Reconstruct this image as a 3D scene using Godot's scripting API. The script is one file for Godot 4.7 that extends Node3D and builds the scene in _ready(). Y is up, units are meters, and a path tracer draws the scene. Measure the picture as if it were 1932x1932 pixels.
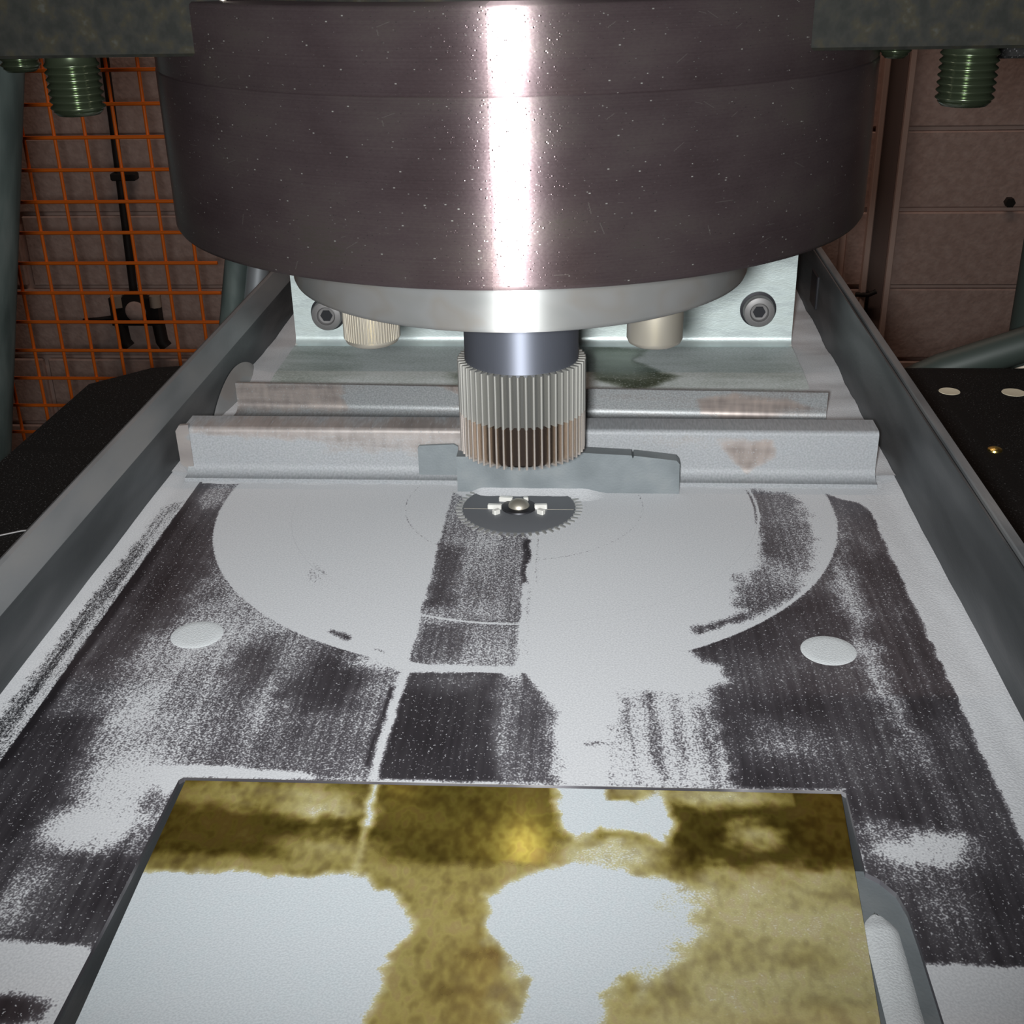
extends Node3D
# A press head with a splined shaft above a powder covered tray, lit by a phone's flash.
# All sizes in the helpers are millimetres; MM turns them into metres.

const MM := 0.001
const AXIS := Vector2(-22.0, -351.0)          # the vertical axis of head, shaft and ring (x, z)

var rng := RandomNumberGenerator.new()
var used := {}
var M := {}


# ------------------------------------------------------------------ naming and tagging
func numbered(called: String) -> String:
	if not used.has(called):
		used[called] = 0
		return called
	used[called] += 1
	return "%s_%03d" % [called, used[called]]

func tag(o: Node, label: String, category: String, group := "", kind := "") -> Node:
	o.set_meta("label", label)
	if category:
		o.set_meta("category", category)
	if group:
		o.set_meta("group", group)
	if kind:
		o.set_meta("kind", kind)
	return o

func thing(called: String, label: String, category: String, at := Vector3.ZERO, group := "") -> Node3D:
	var o := Node3D.new()
	o.name = numbered(called)
	add_child(o, true)
	o.position = at * MM
	tag(o, label, category, group)
	return o

func part(called: String, mesh: Mesh, mat: Material, parent: Node, label := "") -> MeshInstance3D:
	var o := MeshInstance3D.new()
	o.mesh = mesh
	if mat:
		o.material_override = mat
	o.name = called if parent != self else numbered(called)
	parent.add_child(o, true)
	o.cast_shadow = GeometryInstance3D.SHADOW_CASTING_SETTING_ON
	if label:
		o.set_meta("label", label)
	return o


# ------------------------------------------------------------------ meshes (millimetres in, metres out)
func new_st() -> SurfaceTool:
	var st := SurfaceTool.new()
	st.begin(Mesh.PRIMITIVE_TRIANGLES)
	return st

func vert(st: SurfaceTool, p: Vector3, n: Vector3, uv: Vector2) -> void:
	st.set_normal(n)
	st.set_uv(uv)
	st.add_vertex(p * MM)

# four corners, counter-clockwise seen from outside
func quad(st: SurfaceTool, p: Array, n: Array, uv: Array) -> void:
	for i in [0, 2, 1, 0, 3, 2]:
		vert(st, p[i], n[i], uv[i])

# normals along a 2D outline, each segment with its two end normals, smoothed where it bends gently
func outline_normals(pts: PackedVector2Array, closed: bool, smooth: float) -> Array:
	var n := pts.size()
	var segs := n if closed else n - 1
	var face := []
	for i in segs:
		var d: Vector2 = pts[(i + 1) % n] - pts[i]
		face.append(Vector2(d.y, -d.x).normalized())
	var res := []
	for i in segs:
		var a: Vector2 = face[i]
		var b: Vector2 = face[i]
		var prev := i - 1
		var next := i + 1
		if closed:
			prev = (i - 1 + segs) % segs
			next = (i + 1) % segs
		if prev >= 0 and absf(face[prev].angle_to(face[i])) < smooth:
			a = (face[prev] + face[i]).normalized()
		if next < segs and absf(face[next].angle_to(face[i])) < smooth:
			b = (face[next] + face[i]).normalized()
		res.append([a, b])
	return res

# a profile of (radius, height) from bottom to top turned about y
func lathe(profile: Array, segs := 96, st: SurfaceTool = null, at := Vector3.ZERO, around := 1.0, smooth := 0.7, span := 0.0) -> SurfaceTool:
	if st == null:
		st = new_st()
	var pts := PackedVector2Array(profile)
	var nn := outline_normals(pts, false, smooth)
	var lo := pts[0].y
	var hi := pts[0].y
	for p in pts:
		lo = minf(lo, p.y)
		hi = maxf(hi, p.y)
	if span > 0.0:
		lo = hi - span
	for i in pts.size() - 1:
		for k in segs:
			var u0 := float(k) / segs
			var u1 := float(k + 1) / segs
			var d0 := Vector3(sin(u0 * TAU), 0, cos(u0 * TAU))
			var d1 := Vector3(sin(u1 * TAU), 0, cos(u1 * TAU))
			var a: Vector2 = pts[i]
			var b: Vector2 = pts[i + 1]
			var na: Vector2 = nn[i][0]
			var nb: Vector2 = nn[i][1]
			var va := 1.0 - (a.y - lo) / maxf(hi - lo, 0.001)
			var vb := 1.0 - (b.y - lo) / maxf(hi - lo, 0.001)
			quad(st, [at + d0 * a.x + Vector3.UP * a.y, at + d1 * a.x + Vector3.UP * a.y, at + d1 * b.x + Vector3.UP * b.y, at + d0 * b.x + Vector3.UP * b.y],
				[d0 * na.x + Vector3.UP * na.y, d1 * na.x + Vector3.UP * na.y, d1 * nb.x + Vector3.UP * nb.y, d0 * nb.x + Vector3.UP * nb.y],
				[Vector2(u0 * around, va), Vector2(u1 * around, va), Vector2(u1 * around, vb), Vector2(u0 * around, vb)])
	return st

# a closed outline in the plane of axes a, b, pushed along c from c0 to c1; outline runs so that (d.y, -d.x) points out
func extrude(outline: Array, a: Vector3, b: Vector3, c: Vector3, c0: float, c1: float, st: SurfaceTool = null, smooth := 0.6, uvscale := 0.01, skip_x := INF) -> SurfaceTool:
	if st == null:
		st = new_st()
	var pts := PackedVector2Array(outline)
	if not Geometry2D.is_polygon_clockwise(pts):
		pass
	else:
		pts.reverse()
	var flip := a.cross(b).dot(c) < 0.0
	var nn := outline_normals(pts, true, smooth)
	var n := pts.size()
	var run := 0.0
	for i in n:
		var p: Vector2 = pts[i]
		var q: Vector2 = pts[(i + 1) % n]
		var long := p.distance_to(q)
		if not (is_equal_approx(p.x, skip_x) and is_equal_approx(q.x, skip_x)):
			var P := a * p.x + b * p.y
			var Q := a * q.x + b * q.y
			var np: Vector3 = a * nn[i][0].x + b * nn[i][0].y
			var nq: Vector3 = a * nn[i][1].x + b * nn[i][1].y
			var u0 := run * uvscale
			var u1 := (run + long) * uvscale
			if flip:
				quad(st, [P + c * c0, P + c * c1, Q + c * c1, Q + c * c0], [np, np, nq, nq], [Vector2(c0 * uvscale, u0), Vector2(c1 * uvscale, u0), Vector2(c1 * uvscale, u1), Vector2(c0 * uvscale, u1)])
			else:
				quad(st, [P + c * c0, Q + c * c0, Q + c * c1, P + c * c1], [np, nq, nq, np], [Vector2(c0 * uvscale, u0), Vector2(c0 * uvscale, u1), Vector2(c1 * uvscale, u1), Vector2(c1 * uvscale, u0)])
		run += long
	var tri := Geometry2D.triangulate_polygon(pts)
	for side in 2:
		var nc := c if side == 1 else -c
		for t in range(0, tri.size(), 3):
			var ix := [tri[t], tri[t + 1], tri[t + 2]]
			var e1: Vector3 = a * (pts[ix[1]].x - pts[ix[0]].x) + b * (pts[ix[1]].y - pts[ix[0]].y)
			var e2: Vector3 = a * (pts[ix[2]].x - pts[ix[0]].x) + b * (pts[ix[2]].y - pts[ix[0]].y)
			if e1.cross(e2).dot(nc) > 0.0:
				ix.reverse()
			for j in ix:
				vert(st, a * pts[j].x + b * pts[j].y + c * (c1 if side == 1 else c0), nc, Vector2(pts[j].x, pts[j].y) * uvscale)
	return st

# a box with chamfered edges
func box(lo: Vector3, hi: Vector3, ch := 0.5, st: SurfaceTool = null) -> SurfaceTool:
	if st == null:
		st = new_st()
	var mid := (lo + hi) / 2.0
	var h := (hi - lo) / 2.0
	ch = minf(ch, minf(h.x, minf(h.y, h.z)) * 0.6)
	var axes := [Vector3.RIGHT, Vector3.UP, Vector3.BACK]
	for i in 3:
		for s in [-1.0, 1.0]:
			var n: Vector3 = axes[i] * s
			var u: Vector3 = axes[(i + 1) % 3]
			var v: Vector3 = n.cross(u)
			var hu: float = absf(u.dot(h)) - ch
			var hv: float = absf(v.dot(h)) - ch
			var c: Vector3 = mid + n * absf(n.dot(h))
			quad(st, [c - u * hu - v * hv, c + u * hu - v * hv, c + u * hu + v * hv, c - u * hu + v * hv], [n, n, n, n], [Vector2(0, 1), Vector2(1, 1), Vector2(1, 0), Vector2(0, 0)])
	for i in 3:
		var u: Vector3 = axes[i]
		for s in [-1.0, 1.0]:
			for t in [-1.0, 1.0]:
				var a: Vector3 = axes[(i + 1) % 3] * s
				var b: Vector3 = axes[(i + 2) % 3] * t
				var n := (a + b).normalized()
				var pa: Vector3 = mid + a * absf(a.dot(h)) + b * (absf(b.dot(h)) - ch)
				var pb: Vector3 = mid + b * absf(b.dot(h)) + a * (absf(a.dot(h)) - ch)
				var e: Vector3 = u * (absf(u.dot(h)) - ch)
				if (pb - pa).cross(e).dot(n) > 0.0:
					quad(st, [pa - e, pb - e, pb + e, pa + e], [n, n, n, n], [Vector2.ZERO, Vector2.ZERO, Vector2.ZERO, Vector2.ZERO])
				else:
					quad(st, [pb - e, pa - e, pa + e, pb + e], [n, n, n, n], [Vector2.ZERO, Vector2.ZERO, Vector2.ZERO, Vector2.ZERO])
	for sx in [-1.0, 1.0]:
		for sy in [-1.0, 1.0]:
			for sz in [-1.0, 1.0]:
				var s := Vector3(sx, sy, sz)
				var n := s.normalized()
				var p := [mid + Vector3(h.x, h.y - ch, h.z - ch) * s, mid + Vector3(h.x - ch, h.y, h.z - ch) * s, mid + Vector3(h.x - ch, h.y - ch, h.z) * s]
				if (p[1] - p[0]).cross(p[2] - p[0]).dot(n) > 0.0:
					p.reverse()
				for q in p:
					vert(st, q, n, Vector2.ZERO)
	return st

# a round bar along a path of points
func tube(path: Array, r: float, segs := 12, st: SurfaceTool = null) -> SurfaceTool:
	if st == null:
		st = new_st()
	var rings := []
	for i in path.size():
		var d: Vector3 = (path[mini(i + 1, path.size() - 1)] - path[maxi(i - 1, 0)]).normalized()
		var u := d.cross(Vector3.UP if absf(d.y) < 0.9 else Vector3.RIGHT).normalized()
		var v := u.cross(d).normalized()
		rings.append([path[i], u, v, d])
	for i in path.size() - 1:
		for k in segs:
			var w := []
			var nn := []
			for q in [[i, k], [i, k + 1], [i + 1, k + 1], [i + 1, k]]:
				var g: Array = rings[q[0]]
				var t: float = TAU * q[1] / segs
				var n: Vector3 = g[1] * cos(t) + g[2] * sin(t)
				nn.append(n)
				w.append(g[0] + n * r)
			w.reverse()
			nn.reverse()
			quad(st, w, nn, [Vector2(0, 0), Vector2(0, 1), Vector2(1, 1), Vector2(1, 0)])
	for e in [0, path.size() - 1]:
		var g: Array = rings[e]
		var n: Vector3 = -g[3] if e == 0 else g[3]
		for k in segs:
			var t0 := TAU * k / segs
			var t1 := TAU * (k + 1) / segs
			var p := [g[0], g[0] + (g[1] * cos(t0) + g[2] * sin(t0)) * r, g[0] + (g[1] * cos(t1) + g[2] * sin(t1)) * r]
			if (p[1] - p[0]).cross(p[2] - p[0]).dot(n) > 0.0:
				p.reverse()
			for q in p:
				vert(st, q, n, Vector2.ZERO)
	return st

# a height field y = f(x, z) on a grid
func sheet(x0: float, x1: float, z0: float, z1: float, nx: int, nz: int, f: Callable, st: SurfaceTool = null) -> SurfaceTool:
	if st == null:
		st = new_st()
	var P := []
	for j in nz + 1:
		for i in nx + 1:
			var x := lerpf(x0, x1, float(i) / nx)
			var z := lerpf(z0, z1, float(j) / nz)
			P.append(f.call(x, z))
	for j in nz:
		for i in nx:
			var id := [j * (nx + 1) + i, (j + 1) * (nx + 1) + i, (j + 1) * (nx + 1) + i + 1, j * (nx + 1) + i + 1]
			var p := []
			var n := []
			var uv := []
			for q in id:
				var ci: int = q % (nx + 1)
				var cj: int = q / (nx + 1)
				p.append(P[q])
				var dx: Vector3 = P[cj * (nx + 1) + mini(ci + 1, nx)] - P[cj * (nx + 1) + maxi(ci - 1, 0)]
				var dz: Vector3 = P[mini(cj + 1, nz) * (nx + 1) + ci] - P[maxi(cj - 1, 0) * (nx + 1) + ci]
				n.append(dz.cross(dx).normalized())
				uv.append(Vector2(float(ci) / nx, float(cj) / nz))
			quad(st, p, n, uv)
	return st


# ------------------------------------------------------------------ textures
func noise(kind: int, freq: float, seed_: int, octaves := 1) -> FastNoiseLite:
	var f := FastNoiseLite.new()
	f.noise_type = kind
	f.frequency = freq
	f.seed = seed_
	f.fractal_type = FastNoiseLite.FRACTAL_FBM if octaves > 1 else FastNoiseLite.FRACTAL_NONE
	f.fractal_octaves = octaves
	return f

func noise_bytes(w: int, h: int, nw: int, nh: int, f: FastNoiseLite) -> PackedByteArray:
	var im := f.get_image(nw, nh, false, false, true)
	im.convert(Image.FORMAT_L8)
	if nw != w or nh != h:
		im.resize(w, h, Image.INTERPOLATE_CUBIC)
	return im.get_data()

# how thick the dust lies, on a grid of w x h cells over the rectangle (x0, z0) .. (x1, z1)
# features: ["e", x, z, rx, rz, value, soft], ["l", x, z, x, z, half width, value, soft], ["p", value, soft, x, z, x, z ...], ["r", x, z, r0, r1, value, soft]
func dust_field(w: int, h: int, x0: float, z0: float, x1: float, z1: float, start: float, feats: Array, warp: float, seed_: int, wf := 0.09) -> PackedByteArray:
	var d := PackedFloat32Array()
	d.resize(w * h)
	d.fill(start)
	var wa := noise(FastNoiseLite.TYPE_SIMPLEX, wf, seed_, 3)
	var wb := noise(FastNoiseLite.TYPE_SIMPLEX, wf, seed_ + 7, 3)
	var sx := (x1 - x0) / w
	var sz := (z1 - z0) / h
	for f in feats:
		var lo := Vector2.ZERO
		var hi := Vector2.ZERO
		var poly := PackedVector2Array()
		var soft: float
		var val: float
		var amp := warp
		match f[0]:
			"e":
				lo = Vector2(f[1] - f[3], f[2] - f[4])
				hi = Vector2(f[1] + f[3], f[2] + f[4])
				val = f[5]
				soft = f[6]
			"l":
				lo = Vector2(minf(f[1], f[3]) - f[5], minf(f[2], f[4]) - f[5])
				hi = Vector2(maxf(f[1], f[3]) + f[5], maxf(f[2], f[4]) + f[5])
				val = f[6]
				soft = f[7]
			"r":
				lo = Vector2(f[1] - f[4], f[2] - f[4])
				hi = Vector2(f[1] + f[4], f[2] + f[4])
				val = f[5]
				soft = f[6]
				amp = 0.0
			"p":
				val = f[1]
				soft = f[2]
				for k in range(3, f.size(), 2):
					poly.append(Vector2(f[k], f[k + 1]))
				lo = poly[0]
				hi = poly[0]
				for q in poly:
					lo = lo.min(q)
					hi = hi.max(q)
		amp = 0.0 if soft <= 0.35 else minf(amp, soft * 0.55)
		var pad := soft + amp
		var i0 := clampi(int((lo.x - pad - x0) / sx), 0, w)
		var i1 := clampi(int((hi.x + pad - x0) / sx) + 1, 0, w)
		var j0 := clampi(int((lo.y - pad - z0) / sz), 0, h)
		var j1 := clampi(int((hi.y + pad - z0) / sz) + 1, 0, h)
		for j in range(j0, j1):
			for i in range(i0, i1):
				var p := Vector2(x0 + (i + 0.5) * sx, z0 + (j + 0.5) * sz)
				if amp > 0.0:
					p += Vector2(wa.get_noise_2dv(p), wb.get_noise_2dv(p)) * amp
				var e: float                                    # signed distance, negative inside
				match f[0]:
					"e":
						var q := Vector2((p.x - f[1]) / f[3], (p.y - f[2]) / f[4])
						e = (q.length() - 1.0) * minf(f[3], f[4])
					"l":
						var a := Vector2(f[1], f[2])
						e = p.distance_to(Geometry2D.get_closest_point_to_segment(p, a, Vector2(f[3], f[4]))) - f[5]
					"r":
						var r := p.distance_to(Vector2(f[1], f[2]))
						e = maxf(f[3] - r, r - f[4])
					"p":
						e = 1e9
						for k in poly.size():
							var a := poly[k]
							var b := poly[(k + 1) % poly.size()]
							e = minf(e, p.distance_squared_to(Geometry2D.get_closest_point_to_segment(p, a, b)))
						e = sqrt(e) * (-1.0 if Geometry2D.is_point_in_polygon(p, poly) else 1.0)
				var m := clampf(0.5 - e / (2.0 * soft), 0.0, 1.0)
				if m > 0.0:
					var at := j * w + i
					d[at] = lerpf(d[at], val, m * m * (3.0 - 2.0 * m))
	var res := PackedByteArray()
	res.resize(w * h)
	for i in w * h:
		res[i] = clampi(int(d[i] * 255.0), 0, 255)
	return res

func enlarge(bytes: PackedByteArray, w: int, h: int, W: int, H: int) -> PackedByteArray:
	var im := Image.create_from_data(w, h, false, Image.FORMAT_L8, bytes)
	im.resize(W, H, Image.INTERPOLATE_BILINEAR)
	return im.get_data()

func ramp(stops: Array) -> PackedByteArray:          # [at, Color] ... -> 256 x rgb
	var res := PackedByteArray()
	for i in 256:
		var t := i / 255.0
		var c: Color = stops[0][1]
		for k in stops.size() - 1:
			if t >= stops[k][0]:
				c = stops[k][1].lerp(stops[k + 1][1], clampf((t - stops[k][0]) / maxf(stops[k + 1][0] - stops[k][0], 1e-4), 0.0, 1.0))
		res.append(clampi(int(c.r * 255.0 + 0.5), 0, 255))
		res.append(clampi(int(c.g * 255.0 + 0.5), 0, 255))
		res.append(clampi(int(c.b * 255.0 + 0.5), 0, 255))
	return res

# dust over a bare surface: density field + grain -> colour, roughness/metal and relief pictures
# bare: 768 bytes of colour picked by the slow noise; powder the same; rough/metal: bare value and dust value
func dusty(W: int, H: int, field: PackedByteArray, fw: int, fh: int, bare: PackedByteArray, powder: PackedByteArray, rough: Array, metal: Array, streak_x: int, streak_z: int, streak_amp: int, grain_amp: int, seed_: int, hard := 3, hazy := 130, specks := 82) -> Dictionary:
	var d := enlarge(field, fw, fh, W, H)
	var fine := noise_bytes(W, H, W, H, noise(FastNoiseLite.TYPE_SIMPLEX_SMOOTH, 0.17, seed_, 3))
	var coarse := noise_bytes(W, H, W, H, noise(FastNoiseLite.TYPE_SIMPLEX_SMOOTH, 0.075, seed_ + 3, 2))
	var slow := noise_bytes(W, H, 256, 256, noise(FastNoiseLite.TYPE_SIMPLEX_SMOOTH, 0.02, seed_ + 1, 4))
	var streak := noise_bytes(W, H, streak_x, streak_z, noise(FastNoiseLite.TYPE_SIMPLEX_SMOOTH, 0.16, seed_ + 2, 3))
	var n := W * H
	var rgb := PackedByteArray()
	rgb.resize(n * 3)
	var orm := PackedByteArray()
	orm.resize(n * 3)
	var relief := PackedByteArray()
	relief.resize(n)
	var r0: int = rough[0]
	var r1: int = rough[1]
	var m0: int = metal[0]
	var m1: int = metal[1]
	for i in n:
		var g := fine[i] - 128 + (coarse[i] - 128 >> 1)
		var v := d[i]
		# streaks only where the dust is neither full nor gone
		var part_way := v * (255 - v) >> 6
		v += ((streak[i] - 128) * streak_amp * part_way >> 16) + ((slow[i] - 128) * part_way >> 10)
		var p := 128 + (v - 128) * hard + (g * grain_amp >> 5)
		if d[i] > 250:
			p = 255
		p = 0 if p < 0 else (255 if p > 255 else p)
		if g > specks and d[i] > 8 and p < 170:
			p = 200
		# a haze of the finest dust lies between the grains
		var haze := (v * hazy) >> 8
		haze = 255 if haze > 255 else haze
		if p < haze:
			p = haze
		var bi := (slow[i] >> 1) + (streak[i] >> 1)
		bi = bi * 3
		var qi := fine[i] * 3
		var k := i * 3
		rgb[k] = bare[bi] + ((powder[qi] - bare[bi]) * p >> 8)
		rgb[k + 1] = bare[bi + 1] + ((powder[qi + 1] - bare[bi + 1]) * p >> 8)
		rgb[k + 2] = bare[bi + 2] + ((powder[qi + 2] - bare[bi + 2]) * p >> 8)
		orm[k] = 255
		orm[k + 1] = r0 + ((r1 - r0) * p >> 8)
		orm[k + 2] = m1 + ((m0 - m1) * ((255 - p) * (255 - p) >> 8) >> 8)
		relief[i] = (p >> 1) + ((fine[i] * p) >> 9)
	return {
		"color": ImageTexture.create_from_image(Image.create_from_data(W, H, false, Image.FORMAT_RGB8, rgb)),
		"orm": ImageTexture.create_from_image(Image.create_from_data(W, H, false, Image.FORMAT_RGB8, orm)),
		"relief": ImageTexture.create_from_image(Image.create_from_data(W, H, false, Image.FORMAT_L8, relief)),
	}

func dusty_material(t: Dictionary, relief := 0.008) -> ORMMaterial3D:
	var m := ORMMaterial3D.new()
	m.albedo_texture = t.color
	m.orm_texture = t.orm
	m.heightmap_enabled = true
	m.heightmap_texture = t.relief
	m.heightmap_scale = relief
	m.texture_repeat = false
	return m

func noise_tex(f: FastNoiseLite, size: int, stops: Array, seamless := true) -> NoiseTexture2D:
	var t := NoiseTexture2D.new()
	t.width = size
	t.height = size
	t.seamless = seamless
	t.noise = f
	var g := Gradient.new()
	g.offsets = PackedFloat32Array(stops.map(func(s): return s[0]))
	g.colors = PackedColorArray(stops.map(func(s): return s[1]))
	t.color_ramp = g
	return t

# a surface whose colour and gloss wander with noise, in world space; tile in millimetres per axis
func patina(stops: Array, f: FastNoiseLite, tile: Vector3, rough: float, metal: float, bump := 0.0, size := 512) -> StandardMaterial3D:
	var m := StandardMaterial3D.new()
	m.albedo_texture = noise_tex(f, size, stops)
	m.uv1_triplanar = true
	m.uv1_world_triplanar = true
	m.uv1_scale = Vector3(1000.0 / tile.x, 1000.0 / tile.y, 1000.0 / tile.z)
	m.roughness = rough
	m.metallic = metal
	if bump != 0.0:
		m.heightmap_enabled = true
		m.heightmap_texture = M.fine_noise
		m.heightmap_scale = bump
	return m

func plain(c: Color, rough: float, metal: float) -> StandardMaterial3D:
	var m := StandardMaterial3D.new()
	m.albedo_color = c
	m.roughness = rough
	m.metallic = metal
	return m


func grey(v: float) -> Color:
	return Color(v, v, v)

func materials() -> void:
	var fine := noise(FastNoiseLite.TYPE_SIMPLEX_SMOOTH, 0.12, 5, 3)
	M.fine_noise = noise_tex(fine, 512, [[0.0, Color.BLACK], [1.0, Color.WHITE]])
	var broad := noise(FastNoiseLite.TYPE_SIMPLEX_SMOOTH, 0.012, 11, 5)
	var soft_ := noise(FastNoiseLite.TYPE_SIMPLEX_SMOOTH, 0.006, 17, 3)
	var broad2 := noise(FastNoiseLite.TYPE_SIMPLEX_SMOOTH, 0.016, 23, 5)
	M.powder = patina([[0.0, Color8(166, 167, 170)], [0.5, Color8(179, 180, 183)], [1.0, Color8(191, 192, 194)]], fine, Vector3(50, 50, 50), 0.95, 0.0, 0.01)
	M.powder_fill = patina([[0.0, Color8(168, 171, 173)], [0.5, Color8(180, 183, 185)], [1.0, Color8(190, 193, 194)]], fine, Vector3(40, 40, 40), 0.95, 0.0, 0.01)
	M.wall_steel = patina([[0.2, Color8(60, 63, 65)], [0.5, Color8(74, 77, 79)], [0.8, Color8(92, 94, 96)]], soft_, Vector3(60, 60, 320), 0.5, 0.55, 0.004)
	M.rim_steel = patina([[0.25, Color8(100, 103, 105)], [0.5, Color8(118, 120, 122)], [0.8, Color8(128, 128, 128)]], soft_, Vector3(60, 60, 260), 0.5, 0.4, 0.004)
	M.galvanised = patina([[0.2, Color8(186, 196, 196)], [0.5, Color8(200, 211, 210)], [0.8, Color8(192, 202, 200)]], broad, Vector3(120, 30, 120), 0.4, 0.45, 0.003)
	M.dusty_zinc = patina([[0.2, Color8(112, 115, 118)], [0.45, Color8(128, 132, 135)], [0.56, Color8(134, 136, 138)], [0.6, Color8(140, 134, 131)], [0.85, Color8(126, 120, 118)]], soft_, Vector3(200, 80, 200), 0.5, 0.35, 0.003)
	M.brown_zinc = patina([[0.2, Color8(98, 92, 90)], [0.46, Color8(126, 122, 120)], [0.5, Color8(148, 138, 133)], [0.66, Color8(140, 136, 132)], [0.8, Color8(120, 122, 122)]], soft_, Vector3(150, 70, 150), 0.42, 0.4, 0.003)
	M.spacer = patina([[0.2, Color8(104, 110, 113)], [0.6, Color8(114, 120, 123)], [0.9, Color8(122, 127, 129)]], soft_, Vector3(60, 60, 60), 0.55, 0.3, 0.003)
	M.black_panel = patina([[0.0, Color8(6, 6, 6)], [0.72, Color8(12, 11, 11)], [0.8, Color8(60, 60, 60)], [0.9, Color8(140, 140, 142)]], noise(FastNoiseLite.TYPE_SIMPLEX_SMOOTH, 0.22, 9, 2), Vector3(90, 90, 90), 0.75, 0.0, 0.006)
	M.black_panel.metallic_specular = 0.3
	M.olive_steel = patina([[0.2, Color8(16, 17, 15)], [0.5, Color8(22, 22, 20)], [0.75, Color8(27, 25, 18)], [0.9, Color8(34, 34, 31)]], noise(FastNoiseLite.TYPE_SIMPLEX_SMOOTH, 0.03, 31, 5), Vector3(90, 90, 90), 0.7, 0.0, 0.003)
	M.olive_steel.metallic_specular = 0.2
	M.stud = plain(Color8(66, 74, 58), 0.22, 0.85)
	M.flange = patina([[0.2, Color8(172, 174, 174)], [0.5, Color8(184, 185, 185)], [0.7, Color8(182, 178, 173)], [0.9, Color8(190, 190, 190)]], soft_, Vector3(90, 60, 90), 0.5, 0.8, 0.0)
	M.flange.anisotropy_enabled = true
	M.flange.anisotropy = -1.0
	M.neck = plain(Color8(132, 136, 148), 0.65, 0.85)
	M.neck.anisotropy_enabled = true
	M.neck.anisotropy = -0.9
	M.spline_dusty = plain(Color8(166, 165, 160), 0.42, 0.75)
	M.spline_clean = plain(Color8(226, 216, 206), 0.26, 1.0)
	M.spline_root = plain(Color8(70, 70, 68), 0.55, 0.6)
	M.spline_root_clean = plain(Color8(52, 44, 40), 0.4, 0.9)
	M.cap = plain(Color8(176, 170, 158), 0.42, 0.8)
	M.screw = plain(Color8(122, 120, 120), 0.5, 0.5)
	M.screw_dark = plain(Color8(46, 46, 50), 0.45, 0.6)
	M.dark_disc = plain(Color8(96, 98, 102), 0.55, 0.35)
	M.disc_tooth = plain(Color8(150, 150, 148), 0.4, 0.5)
	M.bright = plain(Color8(230, 228, 222), 0.35, 0.4)
	M.orange = plain(Color8(236, 112, 20), 0.5, 0.0)
	M.block = patina([[0.2, Color8(204, 178, 168)], [0.5, Color8(214, 188, 178)], [0.8, Color8(222, 198, 188)]], noise(FastNoiseLite.TYPE_SIMPLEX_SMOOTH, 0.05, 41, 5), Vector3(500, 500, 500), 0.9, 0.0, 0.05)
	M.mortar = plain(Color8(240, 214, 202), 0.9, 0.0)
	M.room = plain(Color8(120, 112, 106), 0.9, 0.0)
	M.concrete = plain(Color8(96, 92, 88), 0.9, 0.0)
	M.post = patina([[0.2, Color8(64, 73, 71)], [0.6, Color8(88, 98, 95)], [0.9, Color8(108, 115, 112)]], broad, Vector3(120, 400, 120), 0.5, 0.2, 0.0)
	M.post_dark = plain(Color8(52, 60, 56), 0.5, 0.1)
	M.chrome = plain(Color8(196, 200, 204), 0.38, 0.8)
	M.pipe_dark = plain(Color8(40, 36, 34), 0.6, 0.0)
	M.cream = plain(Color8(196, 182, 166), 0.7, 0.0)
	M.tan_dust = plain(Color8(206, 196, 172), 0.9, 0.0)
	M.brassy = plain(Color8(214, 190, 110), 0.3, 1.0)
	drum_material()
	strip_materials()
	plate_material()
	brass_material()


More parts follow.
